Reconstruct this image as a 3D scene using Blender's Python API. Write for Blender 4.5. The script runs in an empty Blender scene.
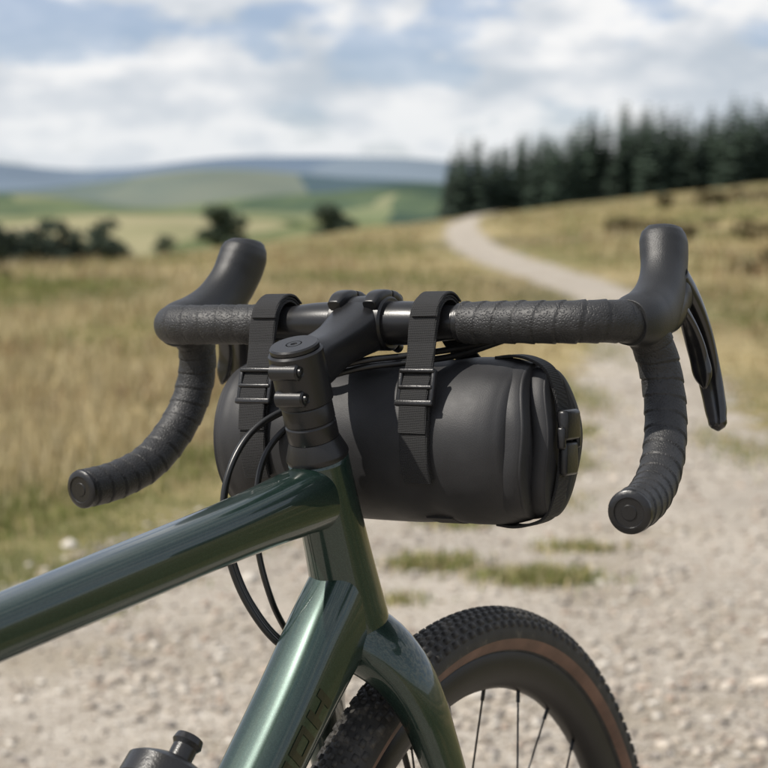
import bpy, bmesh, math, numpy as np
from mathutils import Vector, Matrix
rng=np.random.default_rng(7)
scene=bpy.context.scene
# ---------------------------------------------------------------- materials
def new_mat(name):
    m=bpy.data.materials.new(name); m.use_nodes=True
    nt=m.node_tree; b=nt.nodes['Principled BSDF']; return m,nt,b
def N(nt,t,**kw):
    n=nt.nodes.new(t)
    for k,v in kw.items():
        if k in n.inputs.keys(): n.inputs[k].default_value=v
        else: setattr(n,k,v)
    return n
def ramp(nt,fac,stops):
    r=nt.nodes.new('ShaderNodeValToRGB'); e=r.color_ramp.elements
    while len(e)<len(stops): e.new(0.5)
    for i,(p,c) in enumerate(stops):
        e[i].position=p; e[i].color=(c[0],c[1],c[2],1) if hasattr(c,'__len__') else (c,c,c,1)
    nt.links.new(fac,r.inputs[0]); return r.outputs[0]
def mix(nt,fac,a,b,blend='MIX'):
    m=nt.nodes.new('ShaderNodeMix'); m.data_type='RGBA'; m.blend_type=blend
    for idx,v in((0,fac),(6,a),(7,b)):
        if hasattr(v,'node'): nt.links.new(v,m.inputs[idx])
        else: m.inputs[idx].default_value=(v if idx==0 else (v[0],v[1],v[2],1))
    return m.outputs[2]
def math_n(nt,op,a,b=None,clamp=False):
    m=nt.nodes.new('ShaderNodeMath'); m.operation=op; m.use_clamp=clamp
    for i,v in enumerate((a,b)):
        if v is None: continue
        if hasattr(v,'node'): nt.links.new(v,m.inputs[i])
        else: m.inputs[i].default_value=v
    return m.outputs[0]
def noise(nt,vec,scale,detail=4,rough=0.55,sc=(1,1,1),off=(0,0,0)):
    mp=nt.nodes.new('ShaderNodeMapping'); mp.inputs['Scale'].default_value=sc; mp.inputs['Location'].default_value=off
    nt.links.new(vec,mp.inputs[0])
    n=N(nt,'ShaderNodeTexNoise',Scale=scale,Detail=detail,Roughness=rough); nt.links.new(mp.outputs[0],n.inputs['Vector'])
    return n.outputs['Fac']
def bump(nt,b,h,strength,dist):
    bp=N(nt,'ShaderNodeBump',Strength=strength,Distance=dist); nt.links.new(h,bp.inputs['Height'])
    nt.links.new(bp.outputs[0],b.inputs['Normal']); return bp
def simple(name,col,rough=0.5,metal=0.0,coat=0.0,bscale=None,bstr=0.2,bdist=0.001,var=0.15,spec=0.5):
    m,nt,b=new_mat(name); tc=nt.nodes.new('ShaderNodeTexCoord').outputs['Object']
    n=noise(nt,tc,35,3)
    c=ramp(nt,n,[(0.3,[x*(1-var) for x in col]),(0.7,[x*(1+var) for x in col])])
    nt.links.new(c,b.inputs['Base Color'])
    b.inputs['Roughness'].default_value=rough; b.inputs['Metallic'].default_value=metal
    b.inputs['Coat Weight'].default_value=coat; b.inputs['Coat Roughness'].default_value=0.06
    b.inputs['Specular IOR Level'].default_value=spec
    if bscale: bump(nt,b,noise(nt,tc,bscale,3),bstr,bdist)
    return m
M={}
M['bare']=simple('black_alloy',(0.014,0.014,0.015),0.31,0.2,bscale=900,bstr=0.15,bdist=0.0003)
M['stem']=simple('stem_alloy',(0.012,0.012,0.013),0.34,0.1,bscale=700,bstr=0.15,bdist=0.0003)
M['hood']=simple('hood_rubber',(0.013,0.0135,0.0145),0.45,bscale=1100,bstr=0.5,bdist=0.0005,var=.25)
M['lever']=simple('lever_carbon',(0.009,0.009,0.010),0.22,0.0,coat=0.5)
M['bolt']=simple('bolt_steel',(0.05,0.05,0.05),0.35,0.9)
M['cable']=simple('cable_housing',(0.010,0.010,0.010),0.33)
M['plastic']=simple('black_plastic',(0.011,0.011,0.012),0.33,bscale=500,bstr=0.2)
M['rim']=simple('carbon_rim',(0.012,0.011,0.011),0.48,0.0,coat=0.0,spec=.35)
M['spoke']=simple('spoke_steel',(0.03,0.03,0.03),0.35,0.8)
M['saddle']=simple('saddle_cover',(0.02,0.02,0.02),0.5)
M['steel']=simple('drivetrain_steel',(0.2,0.2,0.2),0.35,0.9)
M['decal']=simple('frame_decal',(0.006,0.007,0.007),0.3,0.0,coat=.6)
def mat_tire():
    m,nt,b=new_mat('tire_rubber'); tc=nt.nodes.new('ShaderNodeTexCoord').outputs['Object']
    c=ramp(nt,noise(nt,tc,60,5),[(0.3,(0.018,0.017,0.016)),(0.58,(0.030,0.028,0.025)),(0.74,(0.10,0.088,0.072))])
    nt.links.new(c,b.inputs['Base Color']); b.inputs['Roughness'].default_value=0.68
    bump(nt,b,noise(nt,tc,700,3),0.3,0.0006); return m
M['tire']=mat_tire()
M['tan']=simple('tan_sidewall',(0.13,0.070,0.048),0.6,bscale=900,var=0.25)
def mat_tape():
    m,nt,b=new_mat('bar_tape'); tc=nt.nodes.new('ShaderNodeTexCoord').outputs['Object']
    v=N(nt,'ShaderNodeTexVoronoi',Scale=560); nt.links.new(tc,v.inputs['Vector'])
    c=ramp(nt,noise(nt,tc,90,4),[(0.3,(0.012,0.012,0.0125)),(0.7,(0.024,0.024,0.025))])
    nt.links.new(c,b.inputs['Base Color']); b.inputs['Roughness'].default_value=0.53
    h=ramp(nt,v.outputs['Distance'],[(0.0,0.0),(0.5,1.0)])
    h=math_n(nt,'ADD',h,math_n(nt,'MULTIPLY',noise(nt,tc,160,3),.5))
    bump(nt,b,h,0.6,0.0006); return m
M['tape']=mat_tape()
def mat_paint():
    m,nt,b=new_mat('green_frame_paint'); tc=nt.nodes.new('ShaderNodeTexCoord').outputs['Object']
    v=N(nt,'ShaderNodeTexVoronoi',Scale=2600); nt.links.new(tc,v.inputs['Vector'])
    sep=nt.nodes.new('ShaderNodeSeparateColor'); nt.links.new(v.outputs['Color'],sep.inputs[0])
    c=ramp(nt,sep.outputs[0],[(0.0,(0.009,0.025,0.0195)),(0.7,(0.012,0.034,0.026)),(1.0,(0.028,0.058,0.046))])
    nt.links.new(c,b.inputs['Base Color']); b.inputs['Metallic'].default_value=0.45
    r=ramp(nt,noise(nt,tc,14,5),[(0.3,0.28),(0.7,0.36)]); nt.links.new(r,b.inputs['Roughness'])
    b.inputs['Coat Weight'].default_value=1.0
    rc=ramp(nt,noise(nt,tc,25,5),[(0.35,0.02),(0.75,0.09)]); nt.links.new(rc,b.inputs['Coat Roughness'])
    return m
M['paint']=mat_paint()
def mat_bag(name,wr,sc_,bs):
    m,nt,b=new_mat(name); tc=nt.nodes.new('ShaderNodeTexCoord').outputs['Object']
    c=ramp(nt,noise(nt,tc,22,6,0.65),[(0.3,(0.019,0.019,0.0205)),(0.7,(0.027,0.027,0.029))])
    nt.links.new(c,b.inputs['Base Color'])
    r=ramp(nt,noise(nt,tc,40,6,.65),[(0.3,0.50),(0.7,0.60)]); nt.links.new(r,b.inputs['Roughness']); b.inputs['Specular IOR Level'].default_value=.42
    h1=noise(nt,tc,9,2,0.5,(1,1,1.5)); h2=noise(nt,tc,1300,2); h3=noise(nt,tc,sc_,3,.5,(1.4,.6,.8))
    s=math_n(nt,'ADD',math_n(nt,'ADD',h1,math_n(nt,'MULTIPLY',h3,wr)),math_n(nt,'MULTIPLY',h2,0.03))
    bump(nt,b,s,bs,0.008); return m
M['bag']=mat_bag('bag_fabric',.02,26,.5); M['bagfold']=mat_bag('bag_fold_fabric',.12,30,.55)
def mat_web():
    m,nt,b=new_mat('strap_webbing'); tc=nt.nodes.new('ShaderNodeTexCoord').outputs['Object']
    w=N(nt,'ShaderNodeTexWave',Scale=260.0,Distortion=1.0); w.bands_direction='Z'; nt.links.new(tc,w.inputs['Vector'])
    w2=N(nt,'ShaderNodeTexWave',Scale=320.0,Distortion=1.0); w2.bands_direction='Y'; nt.links.new(tc,w2.inputs['Vector'])
    s=math_n(nt,'ADD',w.outputs['Fac'],w2.outputs['Fac'])
    c=ramp(nt,math_n(nt,'MULTIPLY',s,0.5),[(0.1,(0.005,0.005,0.0055)),(0.9,(0.017,0.017,0.018))])
    nt.links.new(c,b.inputs['Base Color']); b.inputs['Roughness'].default_value=0.72
    bump(nt,b,s,0.6,0.0005); return m
M['web']=mat_web()
# ---------------------------------------------------------------- mesh helpers
def smoothstep(a,b,x): t=np.clip((x-a)/(b-a),0,1); return t*t*(3-2*t)
def np_mesh(name,V,F,mats,parent=None,smooth=False,midx=None,col=None,attr=None):
    V=np.asarray(V,dtype=np.float32); me=bpy.data.meshes.new(name)
    if isinstance(F,np.ndarray):
        k=F.shape[1]; me.vertices.add(len(V)); me.vertices.foreach_set('co',V.ravel())
        me.loops.add(F.size); me.loops.foreach_set('vertex_index',F.ravel().astype(np.int32))
        me.polygons.add(len(F)); me.polygons.foreach_set('loop_start',np.arange(0,F.size,k,dtype=np.int32))
        me.polygons.foreach_set('loop_total',np.full(len(F),k,dtype=np.int32)); me.update(calc_edges=True)
    else: me.from_pydata(V.tolist(),[],F)
    for m in (mats if isinstance(mats,list) else [mats]): me.materials.append(m)
    if midx is not None: me.polygons.foreach_set('material_index',np.asarray(midx,dtype=np.int32))
    if smooth: me.polygons.foreach_set('use_smooth',np.ones(len(me.polygons),dtype=bool))
    if col is not None:
        a=me.color_attributes.new('Col','FLOAT_COLOR','POINT'); c=np.ones((len(V),4),dtype=np.float32); c[:,:3]=col
        a.data.foreach_set('color',c.ravel())
    if attr is not None:
        a=me.attributes.new('edge','FLOAT','POINT'); a.data.foreach_set('value',np.asarray(attr,dtype=np.float32))
    me.validate(); me.update()
    o=bpy.data.objects.new(name,me); scene.collection.objects.link(o)
    if parent is not None: o.parent=parent
    return o
def curve(ctrl,n=None,ds=None):
    P=np.array(ctrl,dtype=float); s=np.concatenate([[0],np.cumsum(np.linalg.norm(np.diff(P[:,:3],axis=0),axis=1))])
    T=np.gradient(P,s,axis=0) if len(P)>2 else np.repeat((P[1]-P[0])[None]/s[-1],2,0)
    if ds: n=int(s[-1]/ds)+1
    q=np.linspace(0,s[-1],n); i=np.clip(np.searchsorted(s,q,side='right')-1,0,len(s)-2)
    h=(s[i+1]-s[i]); t=(q-s[i])/h; h=h[:,None]; t=t[:,None]
    return (2*t**3-3*t**2+1)*P[i]+(t**3-2*t**2+t)*h*T[i]+(-2*t**3+3*t**2)*P[i+1]+(t**3-t**2)*h*T[i+1], q
def sweep_geo(C,ref=None,ns=28,exp=2.0,rad_fn=None,q=None):
    P=C[:,:3]; n=len(P); T=np.gradient(P,axis=0); T/=np.linalg.norm(T,axis=1)[:,None]
    U=np.zeros_like(P)
    if ref is not None:
        r=np.array(ref,float); U=r-(T@r)[:,None]*T; U/=np.linalg.norm(U,axis=1)[:,None]
    else:
        r=np.array([0,0,1.0]) if abs(T[0,2])<0.8 else np.array([1.0,0,0])
        u=r-np.dot(r,T[0])*T[0]; u/=np.linalg.norm(u); U[0]=u
        for i in range(1,n):
            u=u-np.dot(u,T[i])*T[i]; u/=np.linalg.norm(u); U[i]=u
    W=np.cross(T,U); th=np.linspace(0,2*math.pi,ns,endpoint=False)
    c=np.sign(np.cos(th))*np.abs(np.cos(th))**(2/exp); s_=np.sign(np.sin(th))*np.abs(np.sin(th))**(2/exp)
    k=np.ones((n,ns)) if rad_fn is None else rad_fn(q[:,None],th[None,:])
    V=P[:,None,:]+(C[:,3:4]*k)[:,:,None]*c[None,:,None]*W[:,None,:]+(C[:,4:5]*k)[:,:,None]*s_[None,:,None]*U[:,None,:]
    V=V.reshape(-1,3); F=[]
    for i in range(n-1):
        a=i*ns
        for j in range(ns):
            j2=(j+1)%ns; F.append((a+j,a+j2,a+ns+j2,a+ns+j))
    F.append(tuple(range(ns-1,-1,-1))); F.append(tuple(range((n-1)*ns,n*ns)))
    return V,F
def sweep(name,ctrl,mat,parent,tf=None,n=40,ds=None,ref=None,ns=28,exp=2.0,rad_fn=None,flatcaps=True):
    C,q=curve(ctrl,n,ds); V,F=sweep_geo(C,ref,ns,exp,rad_fn,q)
    if tf: V=tf(V)
    o=np_mesh(name,V,F,mat,parent,smooth=True)
    if flatcaps:
        o.data.polygons[len(F)-1].use_smooth=False; o.data.polygons[len(F)-2].use_smooth=False
    return o
def lathe_axis(name,p,d,prof,mat,parent,tf=None,ns=40,creases=True):
    p=np.array(p,float); d=np.array(d,float); d/=np.linalg.norm(d)
    r=np.array([0,1.0,0]) if abs(d[1])<0.9 else np.array([1.0,0,0]); u=r-np.dot(r,d)*d; u/=np.linalg.norm(u); w=np.cross(d,u)
    th=np.linspace(0,2*math.pi,ns,endpoint=False); V=[]
    for s,rr in prof: V.append(p+d*s+rr*(np.cos(th)[:,None]*u+np.sin(th)[:,None]*w))
    V=np.vstack(V); F=[]
    for i in range(len(prof)-1):
        for j in range(ns): j2=(j+1)%ns; F.append((i*ns+j,i*ns+j2,(i+1)*ns+j2,(i+1)*ns+j))
    F.append(tuple(range(ns-1,-1,-1))); F.append(tuple(range((len(prof)-1)*ns,len(prof)*ns)))
    if tf: V=tf(V)
    o=np_mesh(name,V,F,mat,parent,smooth=True)
    m=o.modifiers.new('es','EDGE_SPLIT'); m.split_angle=math.radians(32)
    return o
def rbox(name,c,size,mat,parent,tf=None,rot=None,bev=0.003,seg=3):
    bm=bmesh.new(); bmesh.ops.create_cube(bm,size=1); bmesh.ops.scale(bm,vec=size,verts=bm.verts)
    bmesh.ops.bevel(bm,geom=list(bm.edges),offset=bev,segments=seg,affect='EDGES',profile=0.5)
    V=np.array([v.co[:] for v in bm.verts]); F=[[v.index for v in f.verts] for f in bm.faces]; bm.free()
    if rot is not None: V=V@np.array(rot).T
    V=V+np.array(c)
    if tf: V=tf(V)
    return np_mesh(name,V,F,mat,parent,smooth=True)
def roty(a): return np.array([[math.cos(a),0,math.sin(a)],[0,1,0],[-math.sin(a),0,math.cos(a)]])
def empty(name):
    o=bpy.data.objects.new(name,None); scene.collection.objects.link(o); return o
# ---------------------------------------------------------------- camera / placement
CX,CY,CZ,YAW,PITCH,ROLL,FL=-1.3963,-0.9034,1.0160,0.6199,-0.0839,-0.0057,2100.4
cam=bpy.data.cameras.new('camera'); co=bpy.data.objects.new('camera',cam); scene.collection.objects.link(co)
cam.sensor_width=36; cam.lens=36*FL/768; cam.clip_end=20000; cam.clip_start=0.05
co.matrix_world=Matrix.Translation((0,0,CZ))@Matrix.Rotation(math.pi/2+PITCH,4,'X')@Matrix.Rotation(ROLL,4,'Z')
scene.camera=co
cam.dof.use_dof=True; cam.dof.focus_distance=1.50; cam.dof.aperture_fstop=10.0; cam.dof.aperture_blades=9
th=math.pi/2-YAW
loc=(-(math.cos(th)*CX-math.sin(th)*CY),-(math.sin(th)*CX+math.cos(th)*CY),0)
def root(name):
    e=empty(name); e.rotation_euler=(0,0,th); e.location=loc; return e
bike=root('bicycle'); bag=root('handlebar_bag'); bottle=root('water_bottle')
# ---------------------------------------------------------------- bicycle geometry
HA=1.2579; ax=np.array([-math.cos(HA),0,math.sin(HA)]); fw=np.array([math.sin(HA),0,math.cos(HA)])
pA=np.array([-0.05*math.sin(HA),0,0.345-0.05*math.cos(HA)]); STEER=0.0964
def steer(V):
    V=np.asarray(V,float)-pA; c,s=math.cos(STEER),math.sin(STEER)
    return pA+V*c+np.cross(ax,V)*s+np.outer(V@ax,ax)*(1-c)
HT=0.1451; STK=0.0855
crown=pA+ax*0.39; httop=crown+ax*HT; cap=httop+ax*STK
sm=cap-ax*0.02; SA=0.3105; sdir=np.array([math.cos(SA),0,math.sin(SA)])
bc=sm+0.0969*sdir; PHI=0.042
def barT(V):
    V=np.asarray(V,float)@roty(PHI).T+bc; return steer(V)
def A(s,off=0,y=0): return pA+ax*s+fw*off+np.array([0,y,0])
def row(p,ra,rb): return [p[0],p[1],p[2],ra,rb]
sweep('head_tube',[row(A(0.393),.0265,.0265),row(A(0.403),.0268,.027),row(A(0.43),.0252,.026),row(A(0.47),.0232,.0240),row(A(0.51),.0220,.0228),row(A(.531),.0220,.0223),row(A(.535),.0220,.0220)],M['paint'],bike,n=40,ref=fw,ns=48)
tt0=httop-ax*0.027; tt1=np.array([-0.78,0,0.733])
tp=lambda a,b,t:a+(b-a)*t
sweep('top_tube',[row(tt0+np.array([.004,0,0]),.0195,.0245),row(tp(tt0,tt1,.05),.0200,.0232),row(tp(tt0,tt1,.13),.0195,.0208),row(tp(tt0,tt1,.4),.0190,.0190),row(tp(tt0,tt1,.8),.0185,.0175),row(tt1,.0175,.017)],M['paint'],bike,n=60,ref=(0,0,1),ns=64,exp=2.9)
dt0=crown+ax*0.036; dt1=np.array([-0.61,0,0.275])
dtc=[row(dt0+np.array([.004,0,0.004]),.0220,.033),row(tp(dt0,dt1,.05),.0235,.0315),row(tp(dt0,dt1,.14),.0240,.0272),row(tp(dt0,dt1,.4),.0245,.0250),row(tp(dt0,dt1,.9),.026,.025),row(dt1,.028,.025)]
sweep('down_tube',dtc,M['paint'],bike,n=60,ref=(-.5,0,.8),ns=64,exp=3.0)
C,q=curve(dtc,400); Tn=(dt1-dt0)/np.linalg.norm(dt1-dt0); Un=np.array([-.5,0,.8]); Un=Un-np.dot(Un,Tn)*Tn; Un/=np.linalg.norm(Un); Wn=np.cross(Tn,Un)
def stroke(s0,s1,u0,u1,DV,DF):
    i0,i1=np.searchsorted(q,s0),np.searchsorted(q,s1); idx=np.linspace(i0,i1,max(2,int((s1-s0)/.004))).astype(int); us=np.linspace(u0,u1,5); b=len(DV)
    for i in idx:
        for uu in us:
            r_=C[i,4]; f=uu/r_; wv=C[i,3]*(max(0,1-abs(f)**3.0))**(1/3.0)+.0005
            DV.append(C[i,:3]-Wn*wv+Un*uu)
    for a in range(len(idx)-1):
        for c_ in range(4): DF.append((b+a*5+c_,b+a*5+c_+1,b+(a+1)*5+c_+1,b+(a+1)*5+c_))
DV=[];DF=[]
s=.088; L_=.024; lo,hi=-.0085,.0095
for g in ('H','O','H','O'):
    stroke(s,s+.0062,lo,hi,DV,DF); stroke(s+L_-.0062,s+L_,lo,hi,DV,DF)
    if g=='O':
        stroke(s+.0062,s+L_-.0062,hi-.0042,hi,DV,DF); stroke(s+.0062,s+L_-.0062,lo,lo+.0042,DV,DF)
    else: stroke(s+.0062,s+L_-.0062,-.0016,.0026,DV,DF)
    s+=.0300
np_mesh('frame_decal',np.array(DV),DF,M['decal'],bike,smooth=True)
st1=np.array([-0.785,0,0.76])
sweep('seat_tube',[row(dt1,.018,.018),row(tp(dt1,st1,.5),.016,.016),row(st1,.0165,.0165)],M['paint'],bike,n=10,ns=32)
sp1=np.array([-0.845,0,0.935])
sweep('seatpost',[row(st1,.0136,.0136),row(sp1,.0136,.0136)],M['bare'],bike,n=6,ns=24)
sweep('saddle',[[-1.0,0,.965,.045,.012],[-.98,0,.972,.070,.02],[-.92,0,.966,.066,.02],[-.86,0,.962,.04,.018],[-.79,0,.960,.022,.016],[-.74,0,.955,.018,.012],[-.73,0,.95,.008,.006]],M['saddle'],bike,n=40,ref=(0,0,1),ns=32)
lathe_axis('bottom_bracket',(-.61,-.04,.275),(0,1,0),[(0,.024),(.08,.024)],M['paint'],bike)
for sg in(-1,1):
    sweep('chainstay_%d'%(1 if sg>0 else 2),[[-.63,.03*sg,.275,.010,.013],[-.72,.036*sg,.285,.009,.012],[-.86,.055*sg,.31,.008,.010],[-1.03,.066*sg,.345,.008,.010]],M['paint'],bike,n=20,ref=(0,0,1),ns=20)
    sweep('seatstay_%d'%(1 if sg>0 else 2),[[-.765,.014*sg,.68,.008,.009],[-.82,.04*sg,.60,.007,.008],[-1.03,.066*sg,.345,.007,.008]],M['paint'],bike,n=20,ref=(1,0,0),ns=20)
    a=math.radians(200 if sg>0 else 20)
    e=np.array([-.61+.17*math.cos(a),.075*sg,.275+.17*math.sin(a)])
    sweep('crank_%d'%(1 if sg>0 else 2),[[-.61,.06*sg,.275,.008,.015],[e[0],e[1],e[2],.007,.010]],M['bare'],bike,n=8,ref=(0.3,0,1),ns=20,exp=3)
    rbox('pedal_%d'%(1 if sg>0 else 2),(e[0],.125*sg,e[2]),(.09,.09,.018),M['bare'],bike,bev=.005)
lathe_axis('chainring',(-.61,-.052,.275),(0,1,0),[(0,.082),(.0005,.086),(.003,.086),(.0035,.082)],M['steel'],bike,ns=60)
lathe_axis('headset_cover',httop,ax,[(0,.0222),(.002,.0228),(.004,.0224),(.013,.0190),(.0150,.0182)],M['stem'],bike,tf=steer,ns=48)
lathe_axis('spacers',httop+ax*.015,ax,[(0,.0178),(.0012,.0184),(.0115,.0184),(.0127,.0176),(.0130,.0176),(.0142,.0184),(.0255,.0184),(.0267,.0178)],M['stem'],bike,tf=steer,ns=48)
lathe_axis('stem_steerer_clamp',httop+ax*.0419,ax,[(0,.0182),(.0015,.0198),(.039,.0198),(.0405,.0185)],M['stem'],bike,tf=steer,ns=48)
lathe_axis('top_cap',httop+ax*.0825,ax,[(0,.0170),(.0005,.0178),(.0030,.0178),(.0042,.0168),(.0042,.006),(.003,.0055),(.003,.001)],M['stem'],bike,tf=steer,ns=48)
lathe_axis('top_cap_bolt',httop+ax*.0855,ax,[(0,.005),(.0012,.005),(.0012,.0025),(.0004,.0022),(.0004,.0003)],M['bolt'],bike,tf=steer,ns=24)
sref=np.array([-math.sin(SA),0,math.cos(SA)])
s0=sm-sdir*0.004
sweep('stem_body',[row(s0,.016,.0185),row(sm+sdir*.018,.0168,.0180),row(sm+sdir*.035,.0165,.0158),row(sm+sdir*.055,.0172,.0152),row(sm+sdir*.072,.0200,.0168),row(sm+sdir*.088,.0218,.0190),row(sm+sdir*.094,.0218,.0195)],M['stem'],bike,tf=steer,n=30,ref=sref,ns=48,exp=3.2)
lathe_axis('stem_bar_clamp',(0,-.0225,0),(0,1,0),[(0,.0185),(.0015,.0203),(.0435,.0203),(.045,.0185)],M['stem'],bike,tf=barT,ns=48)
for i,y in enumerate((-.0150,.0150)):
    sweep('clamp_ear_%d'%(i+1),[[-.020,y,.0130,.0050,.0035],[-.012,y,.0180,.0062,.0048],[-.003,y,.0205,.0064,.0045],[.003,y,.0208,.0064,.0040]],M['stem'],bike,tf=barT,n=14,ref=(0,0,1),ns=24,exp=4)
    sweep('faceplate_ear_%d'%(i+1),[[.0045,y,.0205,.0064,.0040],[.011,y,.0195,.0064,.0045],[.018,y,.0145,.0062,.0045],[.022,y,.009,.005,.0035]],M['stem'],bike,tf=barT,n=14,ref=(0,0,1),ns=24,exp=4)
    lathe_axis('clamp_bolt_%d'%(i+1),(.017,y,.0165),(1,0,.3),[(0,.0042),(.006,.0042),(.006,.002),(.004,.0018)],M['bolt'],bike,tf=barT,ns=16)
    lathe_axis('clamp_bolt_%d'%(i+3),(.017,y,-.0165),(1,0,-.3),[(0,.0042),(.006,.0042),(.006,.002),(.004,.0018)],M['bolt'],bike,tf=barT,ns=16)
for i,s in enumerate((.052,.072)):
    p=httop+ax*s-fw*.0172
    lathe_axis('pinch_boss_%d'%(i+1),p+np.array([0,-.0115,0]),(0,1,0),[(0,.0046),(.001,.0060),(.022,.0060),(.023,.0046)],M['stem'],bike,tf=steer,ns=24)
    lathe_axis('pinch_bolt_%d'%(i+1),p+np.array([0,-.0135,0]),(0,1,0),[(0,.0016),(0.0004,.0018),(.0,.0032),(.0025,.0036),(.0030,.0036)],M['bolt'],bike,tf=steer,ns=20)
sweep('handlebar',[[0,-.105,0,.0125,.0125],[0,-.07,0,.0128,.0128],[0,-.045,0,.0156,.0156],[0,0,0,.0159,.0159],[0,.045,0,.0156,.0156],[0,.07,0,.0128,.0128],[0,.105,0,.0125,.0125]],M['bare'],bike,tf=barT,n=60,ref=(0,0,1),ns=40)
def barpath(sg,y0):
    p=[(0,y0,0),(0,.11,0),(0,.150,0),(.006,.175,0),(.026,.1935,0),(.050,.1985,-.003),(.066,.2005,-.016),(.0725,.204,-.036),(.069,.209,-.062),(.052,.2155,-.090),(.025,.221,-.1115),(-.008,.2265,-.1225),(-.044,.231,-.127)]
    return [[a,b*sg,c,.0152,.0152] for a,b,c in p]
for sg,nm in((-1,'1'),(1,'2')):
    def rf(q,t,sg=sg):
        f=np.mod(q/0.0150+sg*t/(2*math.pi)+.05*np.sin(q*60),1.0)
        lip=f**2*0.040-0.035*np.exp(-((f-0.04)/0.05)**2)
        return 0.99+lip+0.010*np.sin(q*180+2*t)*np.sin(q*67+t)+.006*np.sin(q*410-3*t)
    sweep('bar_tape_'+nm,barpath(sg,.083 if sg<0 else .088),M['tape'],bike,tf=barT,ds=0.0011,ns=44,rad_fn=rf)
    lathe_axis('tape_finish_'+nm,(0,sg*(.078),0),(0,sg,0),[(0,.0133),(.001,.0142),(.012,.0146),(.013,.0138)],M['plastic'],bike,tf=barT,ns=40)
    d=np.array([-.036,.0045*sg,-.0045]); e=np.array([-.044,.231*sg,-.127])
    lathe_axis('bar_end_plug_'+nm,e-d/np.linalg.norm(d)*.002,d,[(0,.0140),(.002,.0153),(.0045,.0150),(.006,.0132),(.0064,.0105),(.0056,.0100),(.0056,.0055),(.0062,.0050),(.0062,.001)],M['plastic'],bike,tf=barT,ns=40)
    hc=[(.032,.1960,-.001,.0165,.0162),(.040,.1975,.000,.0184,.0184),(.062,.198,.003,.0190,.0208),(.082,.1965,.0105,.0174,.0218),(.098,.1945,.0230,.0164,.0212),(.110,.1915,.038,.0164,.0210),(.116,.189,.051,.0172,.0210),(.119,.1875,.0605,.0168,.0196),(.1205,.1868,.0665,.0140,.0160),(.121,.1865,.0700,.0085,.0095),(.1212,.1865,.0710,.0010,.0010)]
    sweep('brake_hood_'+nm,[[a,b*sg,c,d1,e1] for a,b,c,d1,e1 in hc],M['hood'],bike,tf=barT,n=80,ref=(-.6,0,.8),ns=44,exp=2.35)
    lb=[(.080,.198,-.002,.012,.010),(.096,.1985,.004,.0125,.013),(.110,.199,.014,.0115,.014),(.122,.199,.026,.009,.011),(.126,.199,.030,.004,.004)]
    sweep('lever_bracket_'+nm,[[a,b*sg,c,d1,e1] for a,b,c,d1,e1 in lb],M['plastic'],bike,tf=barT,n=24,ref=(-.6,0,.8),ns=28,exp=2.6)
    bl=[(.112,.200,.034,.0090,.0075),(.126,.202,.018,.0105,.0070),(.139,.2055,-.005,.0108,.0052),(.147,.210,-.033,.0100,.0042),(.1485,.2145,-.056,.0090,.0042),(.147,.218,-.073,.0075,.0042),(.1455,.2195,-.081,.0045,.003),(.145,.2197,-.083,.0008,.0008)]
    sweep('brake_lever_'+nm,[[a,b*sg,c,d1,e1] for a,b,c,d1,e1 in bl],M['lever'],bike,tf=barT,n=50,ref=(1,0,.2),ns=28,exp=2.6)
    sl=[(.108,.206,.010,.004,.004),(.118,.2085,-.006,.0065,.003),(.126,.212,-.027,.0075,.0028),(.127,.2155,-.044,.006,.0028),(.126,.217,-.051,.001,.001)]
    sweep('shift_paddle_'+nm,[[a,b*sg,c,d1,e1] for a,b,c,d1,e1 in sl],M['lever'],bike,tf=barT,n=30,ref=(1,0,.2),ns=24,exp=2.6)
for sg,nm in((-1,'1'),(1,'2')):
    pts=[(.392,0,.000,.024,.0265),(.384,0,.014,.023,.0265),(.366,0.001,.031,.0195,.0245),(.338,.002,.0425,.0155,.0225),(.30,.004,.0480,.0130,.0205),(.2,.013,.0525,.0105,.0165),(.1,.028,.056,.0095,.0135),(0.0,.048,.0585,.0090,.0120),(-.012,.052,.0585,.006,.008)]
    sweep('fork_leg_'+nm,[row(A(s,o,y*sg),ra,rb) for s,o,y,ra,rb in pts],M['paint'],bike,tf=steer,n=60,ref=fw,ns=40,exp=2.3)
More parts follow.
